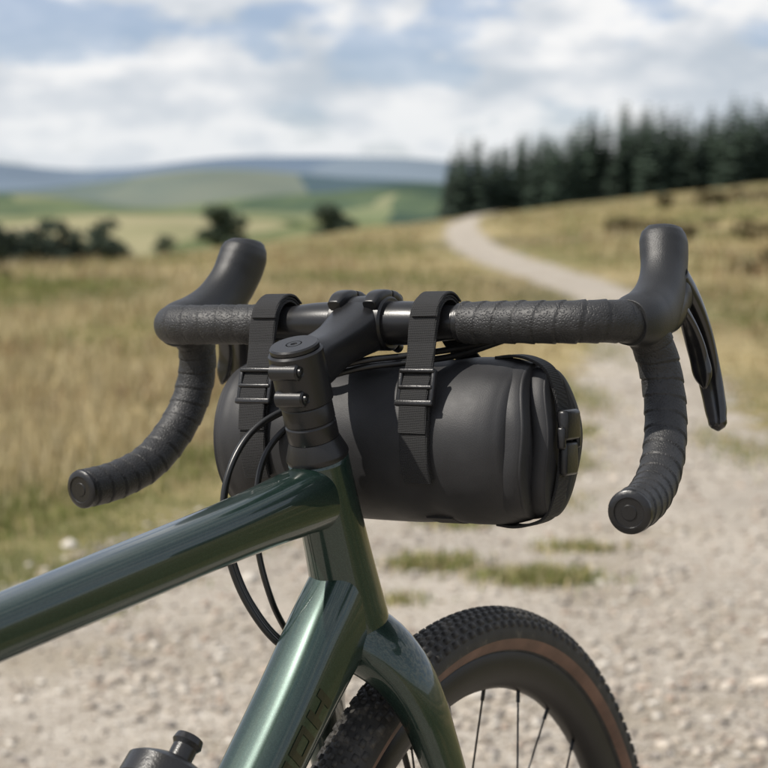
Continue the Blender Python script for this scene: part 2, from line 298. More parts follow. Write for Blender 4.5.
def wheel(pre,cx,tf,parent):
    R0=.325; prof=[]
    a0=math.radians(-52)
    for k in range(29):
        a=a0+(math.pi-2*a0)*k/28
        r_=.0200; prof.append((R0+r_*math.sin(a)*1.0, r_*math.cos(a)))
    nA=200; th_=np.linspace(0,2*math.pi,nA,endpoint=False)
    def ring(prof,closed=False):
        V=np.array([[(cx+r*math.cos(t)),y,.345+r*math.sin(t)] for t in th_ for (r,y) in prof]); m=len(prof); F=[]; mi=[]
        for i in range(nA):
            i2=(i+1)%nA
            for j in range(m if closed else m-1):
                j2=(j+1)%m; F.append((i*m+j,i2*m+j,i2*m+j2,i*m+j2)); mi.append(j)
        return V,F,mi
    V,F,mi=ring(prof); idx=[1 if (j in(1,2,3) or j in(24,25,26)) else 0 for j in mi]
    np_mesh(pre+'_tire',tf(V),F,[M['tire'],M['tan']],parent,smooth=True,midx=idx)
    rp=[(.311,-.0125),(.309,-.0138),(.300,-.0142),(.290,-.0128),(.282,-.0085),(.279,-.003),(.279,.003),(.282,.0085),(.290,.0128),(.300,.0142),(.309,.0138),(.311,.0125)]
    V,F,mi=ring(rp,True); np_mesh(pre+'_rim',tf(V),F,M['rim'],parent,smooth=True)
    KV=[];KF=[]
    rows=[(-66,.0050,.0036,0,150),(-47,.0042,.0034,.5,150),(-30,.0032,.0030,0,190),(-15,.0032,.0028,.5,190),(0,.0034,.0028,0,190),(15,.0032,.0028,.5,190),(30,.0032,.0030,0,190),(47,.0042,.0034,.5,150),(66,.0050,.0036,0,150)]
    for ad,lw,ll,ph,cnt in rows:
        a=math.radians(90+ad)
        for i in range(cnt):
            t=(i+ph)*2*math.pi/cnt
            er=np.array([math.cos(t),0,math.sin(t)]); et=np.array([-math.sin(t),0,math.cos(t)]); ey=np.array([0,1.0,0])
            nrm=er*math.sin(a)+ey*math.cos(a); lat=er*math.cos(a)-ey*math.sin(a)
            c=np.array([cx,0,.345])+er*R0+nrm*.0195
            b=len(KV)
            for hh,k in((0,1.0),(.0023,.78)):
                for sx,sy in((-1,-1),(1,-1),(1,1),(-1,1)): KV.append(c+nrm*hh+lat*sx*lw/2*k*1.15+et*sy*ll*k)
            KF+= [(b+4,b+5,b+6,b+7),(b,b+1,b+5,b+4),(b+1,b+2,b+6,b+5),(b+2,b+3,b+7,b+6),(b+3,b,b+4,b+7)]
    np_mesh(pre+'_tread',tf(np.array(KV)),np.array(KF),M['tire'],parent)
    c=np.array([cx,0,.345])
    lathe_axis(pre+'_hub',c+np.array([0,-.05,0]),(0,1,0),[(0,.009),(.012,.010),(.0135,.024),(.0165,.024),(.018,.012),(.05,.010),(.076,.012),(.0775,.026),(.0805,.026),(.084,.015),(.1,.012)],M['bare'],parent,tf=tf,ns=32)
    lathe_axis(pre+'_rotor',c+np.array([0,.046,0]),(0,1,0),[(0,.055),(0,.080),(.0018,.080),(.0018,.055)],M['steel'],parent,tf=tf,ns=60)
    V=[];F=[]
    for i in range(28):
        t=2*math.pi*(i+.5)/28; sd=-1 if i%2 else 1; th2=t+(.35 if (i//2)%2 else -.35)
        p0=c+np.array([.024*math.cos(th2),.029*sd,.024*math.sin(th2)]); p1=c+np.array([.281*math.cos(t),0,.281*math.sin(t)])
        C,q=curve([row(p0,.00095,.00095),row(p1,.00095,.00095)],2)
        v,f=sweep_geo(C,None,6); F+=[tuple(x+len(V)*1 for x in ff) for ff in f]; V+=list(v)
        C,q=curve([row(p0+(p1-p0)*.955,.0017,.0017),row(p1,.0017,.0017)],2)
        v,f=sweep_geo(C,None,8); F+=[tuple(x+len(V) for x in ff) for ff in f]; V+=list(v)
    np_mesh(pre+'_spokes',tf(np.array(V)),F,M['spoke'],parent)
    t=math.radians(112); d=np.array([math.cos(t),0,math.sin(t)])
    lathe_axis(pre+'_valve',c+d*.236,d,[(0,.0015),(.004,.0032),(.016,.0035),(.017,.0025),(.045,.0025)],M['bolt'],parent,tf=tf,ns=14)
wheel('front_wheel',0,steer,bike)
wheel('rear_wheel',-1.03,lambda V:np.asarray(V),bike)
cab=[[(-.150,.010,.875),(-.182,.036,.873),(-.216,.056,.855),(-.240,.062,.820),(-.246,.058,.775),(-.238,.044,.730),(-.222,.026,.700),(-.205,.010,.688)],
     [(-.150,.020,.872),(-.180,.050,.868),(-.210,.070,.846),(-.228,.073,.812),(-.232,.066,.770),(-.226,.050,.728),(-.212,.030,.700),(-.198,.012,.692)],
     [(-.145,.015,.870),(-.165,.040,.866),(-.190,.060,.842),(-.204,.064,.780),(-.200,.052,.725),(-.180,.048,.690),(-.150,.050,.60)]]
for i,c in enumerate(cab): sweep('cable_%d'%(i+1),[[a,b,d,.0024,.0024] for a,b,d in c],M['cable'],bike,n=60,ns=12)
for i,(o1,o2) in enumerate(((0,0),(.005,-.005))):
    sweep('bar_cable_%d'%(i+1),[[.008,-.11,-.013,.0024,.0024],[.010,-.07,-.019-o1,.0024,.0024],[-.004,-.035,-.024-o1,.0024,.0024],[-.022,-.006,-.028-o1,.0024,.0024],[-.030,.018,-.036+o2,.0024,.0024],[-.02,.03,-.050,.0024,.0024]],M['cable'],bike,tf=barT,n=50,ns=12)
# ---------------------------------------------------------------- handlebar bag
BX,BZ=.026,-.0865; RB=.0600
def bag_rf(q,t):
    f=1+.004*np.sin(3*t+q*40)
    for s0_,ph in((.0415,0.),(.1795,1.3)):
        g=np.exp(-((q-s0_)/.013)**2); f=f-.032*g
        g2=np.exp(-(np.abs(q-s0_)-.020)**2/.010**2); f=f+.004*g2*np.sin(6*t+ph+60*(q-s0_))*(.5+.5*np.sin(3*t+ph))
    f=f+.006*smoothstep(.190,.230,q)*np.sin(9*t+1.0)*(.4+.6*np.sin(2*t+2.0)**2)
    return f+.007*np.sin(2*t+.7)*np.sin(q*28)
bctrl=[(.1186,.028,.030),(.1184,.042,.043),(.1165,.0520,.0530),(.111,.0580,.0590),(.101,.0600,.0610),(.06,RB,.0610),(0,RB,.0610),(-.06,RB,.0610),(-.090,.0597,.0610),(-.107,.0580,.0605),(-.118,.0540,.0585),(-.1245,.0490,.0560),(-.1265,.045,.0540)]
sweep('bag_body',[[BX,y,BZ,rx,rz] for y,rx,rz in bctrl],M['bag'],bag,tf=barT,n=160,ref=(0,0,1),ns=128,exp=2.04,rad_fn=bag_rf)
BOW=3.0
def fold(name,y0,y1,rx,rz,xo,ph):
    C=[]; m=11
    for k in range(m):
        a=math.pi*k/(m-1); y=(y0+y1)/2+(y0-y1)/2*math.cos(a); sa_=math.sin(a)**.5 if 0<k<m-1 else 0
        C.append([BX+xo,y,BZ,rx*(.72+.28*sa_),rz*(.92+.08*sa_)])
    sweep(name,C,M['bagfold'],bag,tf=lambda V:barT(np.stack([V[:,0]+.0015*np.sin((V[:,2]-BZ)*45+ph),V[:,1]+BOW*(V[:,2]-BZ)**2+.0006*np.sin(V[:,2]*110+ph),V[:,2]+.0010*np.sin(V[:,0]*90+ph)],1)),n=34,ref=(0,0,1),ns=96,exp=2.3)
fold('roll_fold_1',-.116,-.1385,.0470,.0570,-.001,0.2)
fold('roll_fold_2',-.1340,-.1490,.0310,.0545,.002,1.0)
def ribbon(name,pts,yc,w,t,mat,parent,axis='y',tf=barT,edge=True):
    P=np.array([[p[0],p[1],0,0,0] for p in pts]); C,q=curve(P,ds=.0018); X=C[:,:2]; T=np.gradient(X,axis=0); T/=np.linalg.norm(T,axis=1)[:,None]
    Nn=np.stack([-T[:,1],T[:,0]],1); V=[];F=[]
    prof=[(-.5,0),(-.5,.6),(-.46,1),(.46,1),(.5,.6),(.5,0)]
    for i in range(len(X)):
        for a,b in prof:
            p=X[i]+Nn[i]*t*b; V.append((p[0],yc+a*w,p[1]) if axis=='y' else (yc+a*w,p[0],p[1]))
    m=6
    for i in range(len(X)-1):
        for j in range(m): j2=(j+1)%m; F.append((i*m+j,i*m+j2,(i+1)*m+j2,(i+1)*m+j))
    F.append(tuple(range(m))); F.append(tuple(range((len(X)-1)*m,len(X)*m)))
    return np_mesh(name,tf(np.array(V)),F,mat,parent,smooth=False)
def straploop(yc,nm):
    rb=.0166; rg=RB-.0005; W=.0220
    pts=[]
    for a in (205,198,190,180,174): pts.append((BX+rg*math.cos(math.radians(a)),BZ+rg*math.sin(math.radians(a))))
    for a in (172,150,125,100,75,50,25,5): pts.append((rb*math.cos(math.radians(a)),rb*math.sin(math.radians(a))))
    for a in (45,20,0,-30,-60,-90,-115): pts.append((BX+(rg)*math.cos(math.radians(a)),BZ+(rg)*math.sin(math.radians(a))))
    ribbon('strap_'+nm,pts,yc,W,.0020,M['web'],bag)
    x0=BX-rg
    p2=[(x0-.0035,BZ+.008),(x0-.0008,BZ+.032),(-.0235,-.026)]
    for a in (172,150,125,100,75,50,25): p2.append(((rb+.0024)*math.cos(math.radians(a)),(rb+.0024)*math.sin(math.radians(a))))
    ribbon('strap_layer_'+nm,p2,yc+.0006,W+.0006,.0020,M['web'],bag)
    p4=[((rb+.0046)*math.cos(math.radians(a)),(rb+.0046)*math.sin(math.radians(a))) for a in (168,145,120,95,70,45)]
    ribbon('strap_keeper_'+nm,p4,yc-.0012,W-.001,.0018,M['web'],bag)
    p3=[(BX+(rg+.0026)*math.cos(math.radians(a)),BZ+(rg+.0026)*math.sin(math.radians(a))) for a in (206,198,188,176,164)]
    ribbon('strap_tail_'+nm,p3,yc,W+.0004,.0020,M['web'],bag)
    c=np.array([-.0315,yc,-.046]); R_=roty(math.radians(14))
    for k,(dz,h,wd) in enumerate(((.0120,.0035,.029),(0,.0032,.028),(-.0115,.0045,.031))):
        cc=c+R_@np.array([-.001,0,dz]); rbox('buckle_bar_%s_%d'%(nm,k+1),cc,(.0050,wd,h),M['plastic'],bag,tf=barT,rot=R_,bev=.0013)
    for k,dy in enumerate((-.0133,.0133)):
        rbox('buckle_side_%s_%d'%(nm,k+1),c+np.array([0,dy,0]),(.0048,.0036,.027),M['plastic'],bag,tf=barT,rot=R_,bev=.0013)
straploop(-.0605,'1'); straploop(.077,'2')
rp=[(-.100,BZ+.0600),(-.114,BZ+.0612),(-.126,BZ+.0590),(-.1375,BZ+.0530),(-.1445,BZ+.040),(-.1490,BZ+.020),(-.1505,BZ),(-.1490,BZ-.020),(-.1445,BZ-.040),(-.1375,BZ-.0530),(-.126,BZ-.0580),(-.114,BZ-.0602),(-.100,BZ-.0590)]
ribbon('closure_strap',[(a,b) for a,b in rp[::-1]],BX-.003,.018,.0020,M['web'],bag,axis='x')
rbox('closure_buckle_female',(BX-.003,-.1545,BZ+.013),(.025,.008,.022),M['plastic'],bag,tf=barT,bev=.003)
rbox('closure_buckle_male',(BX-.003,-.1540,BZ-.011),(.021,.0065,.024),M['plastic'],bag,tf=barT,bev=.0025)
rbox('closure_buckle_prong_1',(BX-.0155,-.1545,BZ+.004),(.005,.006,.016),M['plastic'],bag,tf=barT,bev=.002)
rbox('closure_buckle_prong_2',(BX+.0095,-.1545,BZ+.004),(.005,.006,.016),M['plastic'],bag,tf=barT,bev=.002)
# ---------------------------------------------------------------- water bottle
bd=np.array([-.685,0,-.728]); b0=np.array([-.354,0,.666])
lathe_axis('bottle_body',b0,bd,[(.043,.020),(.048,.031),(.056,.0355),(.066,.0368),(.10,.0368),(.108,.0345),(.122,.0345),(.13,.0368),(.205,.0368),(.212,.033)],M['plastic'],bottle,ns=48)
lathe_axis('bottle_lid',b0,bd,[(.020,.012),(.022,.020),(.026,.028),(.029,.0318),(.044,.0325),(.046,.031)],M['plastic'],bottle,ns=48)
lathe_axis('bottle_nozzle',b0,bd,[(0,.006),(.0012,.0095),(.006,.0105),(.009,.0085),(.019,.0085),(.022,.012)],M['plastic'],bottle,ns=32)
perp=np.array([.728,0,-.685])
for sg in(-1,1):
    sweep('cage_arm_%d'%(1 if sg>0 else 2),[row(b0+bd*.19+perp*.040+np.array([0,.010*sg,0]),.003,.003),row(b0+bd*.175+perp*.025+np.array([0,.032*sg,0]),.003,.003),row(b0+bd*.135-perp*.002+np.array([0,.0395*sg,0]),.003,.003),row(b0+bd*.115-perp*.025+np.array([0,.028*sg,0]),.003,.003),row(b0+bd*.112-perp*.036,.003,.003)],M['bare'],bottle,n=30,ns=12)
sweep('cage_spine',[row(b0+bd*.08+perp*.043,.008,.003),row(b0+bd*.22+perp*.043,.008,.003)],M['bare'],bottle,n=6,ref=perp,ns=12)
# ---------------------------------------------------------------- terrain
PD=np.array([-40,-6,0,2,4,5.65,6.94,8.9,11.1,15,23,29.4,37,50,77,121,201,330,420])
PL=np.array([-16,-5,-3.0,-2.3,-1.6,-1.03,-.575,.25,.95,1.45,2.05,1.95,1.6,1.57,2.13,3.6,8,17,24])
PR=np.array([-12,1.0,1.5,1.5,1.55,1.6,1.65,1.7,1.85,2.25,2.95,3.0,2.85,2.8,3.6,5.5,9.6,19.5,27])
gd=np.linspace(-40,420,4601)
SL=np.interp(gd,PD,PL); SR=np.interp(gd,PD,PR)
def sm_(a,k): kk=np.hanning(k)/np.hanning(k).sum(); return np.convolve(np.pad(a,k//2,mode='edge'),kk,'valid')
SLs=np.where(gd<30,sm_(SL,21),sm_(SL,121)); SRs=np.where(gd<30,sm_(SR,21),sm_(SR,121))
xpc=sm_((SL+SR)/2,201)
def H(x,y):
    x=np.asarray(x,float); y=np.asarray(y,float); d=np.hypot(x,y)
    S=smoothstep(12,95,y); xp=np.interp(y,gd,xpc); lat=x-xp; t=90*np.tanh(lat/90)
    h=.112*S*t
    hw=np.interp(y,gd,(SRs-SLs)/2); off=smoothstep(0.6,6,np.abs(lat)-hw)
    h=h+off*(.10*np.sin(.31*x+.21*y)*np.sin(.17*y+.5)+.05*np.sin(.9*x+1.3)*np.sin(.7*y))*smoothstep(8,30,d)
    h=h+smoothstep(10,60,np.abs(lat))*.8*np.sin(x*.045+1)*np.sin(y*.035+2)*smoothstep(60,150,d)
    h=h-smoothstep(20,60,-lat)*smoothstep(90,260,d)*2.0
    return h-smoothstep(350,560,d)*26
def moor(nt,pos):
    a=noise(nt,pos,.14,4,.6,(.8,.7,1)); b=noise(nt,pos,.9,5,.6); c=noise(nt,pos,9,4,.65)
    f=math_n(nt,'ADD',math_n(nt,'MULTIPLY',a,.66),math_n(nt,'ADD',math_n(nt,'MULTIPLY',b,.24),math_n(nt,'MULTIPLY',c,.10)))
    col=ramp(nt,f,[(.38,(.085,.092,.032)),(.45,(.15,.145,.055)),(.505,(.28,.23,.105)),(.56,(.38,.305,.16)),(.66,(.45,.38,.22))])
    d=noise(nt,pos,.045,4,.55,off=(3,7,0)); col=mix(nt,ramp(nt,d,[(.49,0),(.58,.70)]),col,(.115,.095,.05))
    e=ramp(nt,noise(nt,pos,30,4,.7),[(.3,.6),(.7,1.3)])
    return mix(nt,1.0,col,e,'MULTIPLY'),c
m,nt,b=new_mat('moor_ground'); pos=nt.nodes.new('ShaderNodeNewGeometry').outputs['Position']
c,h=moor(nt,pos); nt.links.new(c,b.inputs['Base Color']); b.inputs['Roughness'].default_value=.95; b.inputs['Specular IOR Level'].default_value=.1
bump(nt,b,h,.8,.15); M['moor']=m
m,nt,b=new_mat('gravel_track'); pos=nt.nodes.new('ShaderNodeNewGeometry').outputs['Position']
c,h=moor(nt,pos)
v=N(nt,'ShaderNodeTexVoronoi',Scale=52.0); nt.links.new(pos,v.inputs['Vector'])
v2=N(nt,'ShaderNodeTexVoronoi',Scale=130.0); nt.links.new(pos,v2.inputs['Vector'])
s1=nt.nodes.new('ShaderNodeSeparateColor'); nt.links.new(v.outputs['Color'],s1.inputs[0])
s2=nt.nodes.new('ShaderNodeSeparateColor'); nt.links.new(v2.outputs['Color'],s2.inputs[0])
g=ramp(nt,math_n(nt,'ADD',math_n(nt,'MULTIPLY',s1.outputs[0],.45),math_n(nt,'MULTIPLY',s2.outputs[1],.55)),[(.1,(.25,.22,.18)),(.4,(.38,.335,.28)),(.7,(.46,.415,.355)),(.95,(.56,.52,.46))])
big=ramp(nt,noise(nt,pos,.9,5,.6),[(.3,.80),(.7,1.10)]); g=mix(nt,1.0,g,big,'MULTIPLY')
earth=ramp(nt,noise(nt,pos,1.7,5,.65,off=(5,1,0)),[(.50,0),(.64,.60)]); g=mix(nt,earth,g,(.25,.21,.15))
at=nt.nodes.new('ShaderNodeAttribute'); at.attribute_name='edge'
f=math_n(nt,'ADD',at.outputs['Fac'],math_n(nt,'MULTIPLY',math_n(nt,'SUBTRACT',noise(nt,pos,3.2,6,.65),.5),.9))
f=ramp(nt,f,[(.0,0),(.10,1)])
nt.links.new(mix(nt,f,c,g),b.inputs['Base Color']); b.inputs['Roughness'].default_value=.92; b.inputs['Specular IOR Level'].default_value=.2
bump(nt,b,math_n(nt,'ADD',v.outputs['Distance'],v2.outputs['Distance']),.6,.010); M['gravel']=m
rad=[0.0]+list(.6*1.045**np.arange(0,208)); rad=[r for r in rad if r<7000]
angs=np.unique(np.round(np.concatenate([np.arange(-180,-20,5),np.arange(-20,20,.5),np.arange(20,180,5)]),3)); na=len(angs)
ar=np.radians(angs)
RR,AA=np.meshgrid(rad[1:],ar,indexing='ij'); X=RR*np.sin(AA); Y=RR*np.cos(AA); Z=H(X,Y)
V=np.stack([X,Y,Z],-1).reshape(-1,3); V=np.vstack([V,[[0,0,0]]]); nr=len(rad)-1
i,j=np.meshgrid(np.arange(nr-1),np.arange(na),indexing='ij'); j2=(j+1)%na
Q=np.stack([i*na+j,i*na+j2,(i+1)*na+j2,(i+1)*na+j],-1).reshape(-1,4)[:,::-1]
faces=[tuple(q) for q in Q.tolist()]+[(len(V)-1,(k+1)%na,k) for k in range(na)]
np_mesh('moorland_ground',V,faces,M['moor'],smooth=True)
dd=np.concatenate([np.arange(-35,3,1.0),np.arange(3,20,.12),np.arange(20,60,.4),np.arange(60,330,1.5)])
marg=np.interp(dd,[0,10,60,330],[.35,.4,.7,1.2]); ns_=26
u=np.linspace(0,1,ns_); L=np.interp(dd,gd,SLs)-marg; R=np.interp(dd,gd,SRs)+marg
X=L[:,None]+(R-L)[:,None]*u; Y=np.repeat(dd[:,None],ns_,1); Z=H(X,Y)+.006+.0007*np.maximum(dd,0)[:,None]
E=np.minimum(X-L[:,None],R[:,None]-X)-marg[:,None]; E=E/np.interp(dd,[0,15,100],[1,1,2])[:,None]
i,j=np.meshgrid(np.arange(len(dd)-1),np.arange(ns_-1),indexing='ij')
Q=np.stack([i*ns_+j,i*ns_+j+1,(i+1)*ns_+j+1,(i+1)*ns_+j],-1).reshape(-1,4)
np_mesh('gravel_path',np.stack([X,Y,Z],-1).reshape(-1,3),Q,M['gravel'],smooth=True,attr=E.ravel())
def vn(x,y,f,seed):
    r=np.random.default_rng(seed); v=0
    for k in range(5):
        a=r.uniform(0,6.28); ff=f*(1.0+.45*k); v=v+np.sin((x*math.cos(a)+y*math.sin(a))*ff+r.uniform(0,6.28))
    return v/5
def attrmat(name,rough,bs=None):
    m,nt,b=new_mat(name); a=nt.nodes.new('ShaderNodeAttribute'); a.attribute_name='Col'
    tc=nt.nodes.new('ShaderNodeNewGeometry').outputs['Position']
    e=ramp(nt,noise(nt,tc,120 if bs is None else bs,3,.6),[(.3,.75),(.7,1.2)])
    nt.links.new(mix(nt,1.0,a.outputs['Color'],e,'MULTIPLY'),b.inputs['Base Color'])
    b.inputs['Roughness'].default_value=rough; b.inputs['Specular IOR Level'].default_value=.2
    return m,nt,b
bm=bmesh.new(); bmesh.ops.create_icosphere(bm,subdivisions=1,radius=1)
IV=np.array([v.co[:] for v in bm.verts]); bm.verts.ensure_lookup_table(); IF=np.array([[v.index for v in f.verts] for f in bm.faces]); bm.free()
n=36000
d=np.exp(rng.uniform(math.log(2.6),math.log(17),n)); x=rng.uniform(-.24,.24,n)*d
lo=np.interp(d,gd,SLs); hi=np.interp(d,gd,SRs); keep=(x>lo-.12*rng.random(n))&(x<hi+.12*rng.random(n))&(vn(x,d,2.4,31)+.6*vn(x,d,6,32)+rng.normal(0,.40,n)>-.22); d=d[keep];x=x[keep]; n=len(d)
size=(.0022+.0105*rng.random(n)**3.6)*(1+.04*d); big=rng.random(n)<.022; size[big]*=2.0
sc=size[:,None]*np.stack([rng.uniform(.8,1.4,n),rng.uniform(.7,1.1,n),rng.uniform(.4,.75,n)],1)
an=rng.uniform(0,6.28,n); jit=1+rng.uniform(-.25,.25,(n,len(IV)))
P=IV[None]*jit[:,:,None]*sc[:,None,:]; ca,sa=np.cos(an)[:,None],np.sin(an)[:,None]
P=np.stack([P[:,:,0]*ca-P[:,:,1]*sa,P[:,:,0]*sa+P[:,:,1]*ca,P[:,:,2]],-1)
P[:,:,0]+=x[:,None];P[:,:,1]+=d[:,None];P[:,:,2]+=(H(x,d)+.008+.0007*d)[:,None]+size[:,None]*.15
pal=np.array([(.48,.435,.375),(.56,.52,.46),(.41,.36,.30),(.34,.295,.245),(.25,.225,.20),(.52,.46,.39),(.42,.335,.27)])
cs=pal[rng.integers(0,len(pal),n)]*rng.uniform(.78,1.12,(n,1))
m,_,_=attrmat('stone',.85)
np_mesh('gravel_stones',P.reshape(-1,3),(IF[None]+(np.arange(n)*len(IV))[:,None,None]).reshape(-1,3),m,col=np.repeat(cs,len(IV),0))
def blades(x,y,h,w,col,name_list):
    n=len(x); a=rng.uniform(0,6.28,n); lean=rng.uniform(.1,.8,n)*h; z=H(x,y)+.004+.0006*np.maximum(y,0)
    ux,uy=np.cos(a),np.sin(a); px,py=-uy*w,ux*w
    V=np.zeros((n,5,3)); 
    V[:,0]=np.stack([x-px,y-py,z-.01],1);V[:,1]=np.stack([x+px,y+py,z-.01],1)
    mx,my=x+ux*lean*.35,y+uy*lean*.35
    V[:,2]=np.stack([mx-px*.8,my-py*.8,z+h*.6],1);V[:,3]=np.stack([mx+px*.8,my+py*.8,z+h*.6],1)
    V[:,4]=np.stack([x+ux*lean,y+uy*lean,z+h*np.sqrt(np.clip(1-(lean/h)**2*.5,.2,1))],1)
    F=np.array([[0,1,3],[0,3,2],[2,3,4]])[None]+(np.arange(n)*5)[:,None,None]
    c=np.repeat(col[:,None,:],5,1)
    name_list.append((V.reshape(-1,3),F.reshape(-1,3),c.reshape(-1,3)))
GR=[]
straw=np.array([(.56,.455,.255),(.62,.53,.33),(.43,.34,.18),(.34,.28,.14)]); green=np.array([(.17,.195,.055),(.21,.225,.08),(.12,.145,.045),(.27,.26,.10)])
rust=np.array([(.30,.195,.105),(.25,.175,.09)])
def tufts(n,dmin,dmax,aw,hs,bl,wmul,seed):
    d=np.exp(rng.uniform(math.log(dmin),math.log(dmax),n)); x=rng.uniform(-aw,aw,n)*d
    lo=np.interp(d,gd,SLs); hi=np.interp(d,gd,SRs); dist=np.maximum(lo-x,x-hi)
    k=dist>rng.uniform(-.10,.22,n); d,x,dist=d[k],x[k],dist[k]; n=len(d)
    near=smoothstep(1.7,.2,dist+.35*vn(x,d,2.2,3))*smoothstep(16,9,d)
    band=np.exp(-((d-26)/5)**2)*smoothstep(2,-1,x)+.6*np.exp(-((d-55)/12)**2)
    s=1.1*vn(x,d,.45,5)+.7*vn(x,d,1.7,6)+.26-1.0*near-.75*band+.25*np.exp(-((d-14)/4)**2)
    ht=hs*(.25+.75*smoothstep(.1,1.8,dist))*(1+.35*vn(x,d,1.1,9))*rng.uniform(.6,1.3,n)
    rs_=np.repeat(vn(x,d,.8,41)+.5*vn(x,d,2.6,42),bl)
    X=np.repeat(x,bl)+rng.normal(0,1,n*bl)*np.repeat(.035*(1+.05*d),bl); Y=np.repeat(d,bl)+rng.normal(0,1,n*bl)*np.repeat(.035*(1+.05*d),bl)
    hh=np.repeat(ht,bl)*rng.uniform(.5,1.15,n*bl); isst=(np.repeat(s,bl)+rng.normal(0,.28,n*bl))>0
    c=np.where(isst[:,None],straw[rng.integers(0,4,n*bl)],green[rng.integers(0,4,n*bl)])*rng.uniform(.75,1.2,(n*bl,1))
    isr=isst&(rs_+rng.normal(0,.2,n*bl)>.42); c=np.where(isr[:,None],rust[rng.integers(0,2,n*bl)]*rng.uniform(.8,1.2,(n*bl,1)),c)
    hh=np.where(isst,hh*1.25,hh*.7)
    blades(X,Y,hh,np.repeat(.0016*wmul*(1+.09*d),bl),c,GR)
tufts(7000,5.0,26,.26,.13,12,1.1,1)
tufts(3300,24,120,.24,.20,9,1.3,2)
for (px,py,rx,ry,cnt) in [(.13,5.85,.11,.12,700),(.42,5.62,.15,.11,1100),(.24,6.6,.13,.10,350),(.05,6.9,.12,.10,260),(1.02,11.0,.16,.8,900),(.72,8.2,.12,.3,400),(.55,7.1,.12,.2,400),(.85,9.3,.12,.35,450),(-.7,5.2,.1,.12,80),(1.5,14.5,.2,1.3,600),(.56,6.1,.12,.08,300),(2.3,20,.2,2.5,500),(-.75,5.55,.2,.12,400),(-.45,6.2,.15,.15,300),(1.45,8.6,.12,.6,500),(.02,5.3,.08,.06,150)]:
    X=px+rng.normal(0,rx*.55,cnt); Y=py+rng.normal(0,ry*.6,cnt)
    c=np.where((rng.random(cnt)<.3)[:,None],straw[rng.integers(0,4,cnt)],green[rng.integers(0,4,cnt)])*rng.uniform(.8,1.3,(cnt,1))
    blades(X,Y,rng.uniform(.012,.045,cnt),np.full(cnt,.0030),c,GR)
V=[];F=[];C=[];o_=0
for v_,f_,c_ in GR: V.append(v_);F.append(f_+o_);C.append(c_);o_+=len(v_)
m,nt,b=attrmat('grass_blade',.7,20)
tr=nt.nodes.new('ShaderNodeBsdfTranslucent'); nt.links.new(b.inputs['Base Color'].links[0].from_socket,tr.inputs[0])
ms=nt.nodes.new('ShaderNodeMixShader'); ms.inputs[0].default_value=.35; nt.links.new(b.outputs[0],ms.inputs[1]); nt.links.new(tr.outputs[0],ms.inputs[2]); nt.links.new(ms.outputs[0],nt.nodes['Material Output'].inputs[0])
np_mesh('moor_grass',np.vstack(V),np.vstack(F),m,col=np.vstack(C))
# ---------------------------------------------------------------- vegetation
mleaf,_,_=attrmat('leaf_cluster',.75,3); mbark=simple('bark',(.09,.07,.055),.9,bscale=30,bstr=.5,bdist=.02)
def leafcloud(cs,rs,n,size,colr,rg):
    k=rg.integers(0,len(cs),n); dirs=rg.normal(0,1,(n,3)); dirs/=np.linalg.norm(dirs,axis=1)[:,None]
    rr=rg.uniform(.45,1.08,n)**.6; p=cs[k]+dirs*(rs[k]*rr)[:,None]*np.array([1,1,.8])
    a=rg.normal(0,1,(n,3)); a/=np.linalg.norm(a,axis=1)[:,None]; bvec=np.cross(a,dirs+.01); bvec/=np.linalg.norm(bvec,axis=1)[:,None]
    s=size*rg.uniform(.6,1.4,n)[:,None]
    V=np.stack([p-a*s,p+bvec*s*.6,p+a*s,p-bvec*s*.6],1); F=np.arange(n*4).reshape(n,4)
    shade=(.75+.35*rg.random(len(cs)))[k]*rg.uniform(.7,1.25,n)
    c=np.array(colr)[None]*shade[:,None]
    return V.reshape(-1,3),F,np.repeat(c,4,0)
def tree_parts(x,y,h,r,seed):
    rg=np.random.default_rng(seed); z=float(H(x,y)); base=np.array([x,y,z-.2]); nc=18
    cs=[];rs=[]
    for k in range(nc):
        a=rg.uniform(0,6.28); q=rg.uniform(0,.75)*r; hh=rg.uniform(.22,.88)*h; q*=math.sin(min(1,(h-hh)/h*1.9+.25)*1.5)
        cs.append(base+np.array([q*math.cos(a),q*math.sin(a),hh])); rs.append(r*rg.uniform(.28,.45))
    cs=np.array(cs);rs=np.array(rs); TV=[];TF=[]
    def addc(p,q,r0,r1):
        C,_=curve([row(p,r0,r0),row((p+q)/2+rg.normal(0,.03*h,3)*[1,1,0],(r0+r1)/2,(r0+r1)/2),row(q,r1,r1)],6)
        v,f=sweep_geo(C,None,8); TF.extend([tuple(a+len(TV) for a in ff) for ff in f]); TV.extend(v.tolist())
    top=base+np.array([0,0,h*.75]); addc(base,top,.035*h,.012*h)
    for k in range(nc): addc(base+np.array([0,0,h*rg.uniform(.2,.5)]),cs[k],.014*h,.004*h)
    return cs,rs,TV,TF,rg
def make_tree(name,x,y,h,r,seed,n=2600,colr=(.07,.095,.06),ls=.05):
    cs,rs,TV,TF,rg=tree_parts(x,y,h,r,seed)
    V,F,C=leafcloud(cs,rs,n,ls*h,colr,rg); nT=len(TV)
    Vall=np.vstack([np.array(TV),V]); Fall=TF+[tuple(q) for q in (F+nT).tolist()]
    Call=np.vstack([np.tile([.08,.065,.05],(nT,1)),C]); mi=[0]*len(TF)+[1]*len(F)
    np_mesh(name,Vall,Fall,[mbark,mleaf],col=Call,midx=mi)
make_tree('tree',-10.3,400,10.5,6.0,11)
make_tree('tree',-27,350,8.4,4.2,12)
make_tree('tree',-41.5,330,4.8,2.2,13,n=900)
make_tree('tree',-34,330,4.4,2.4,14,n=900)
make_tree('tree',-20.5,400,5.0,3.2,15,n=900)
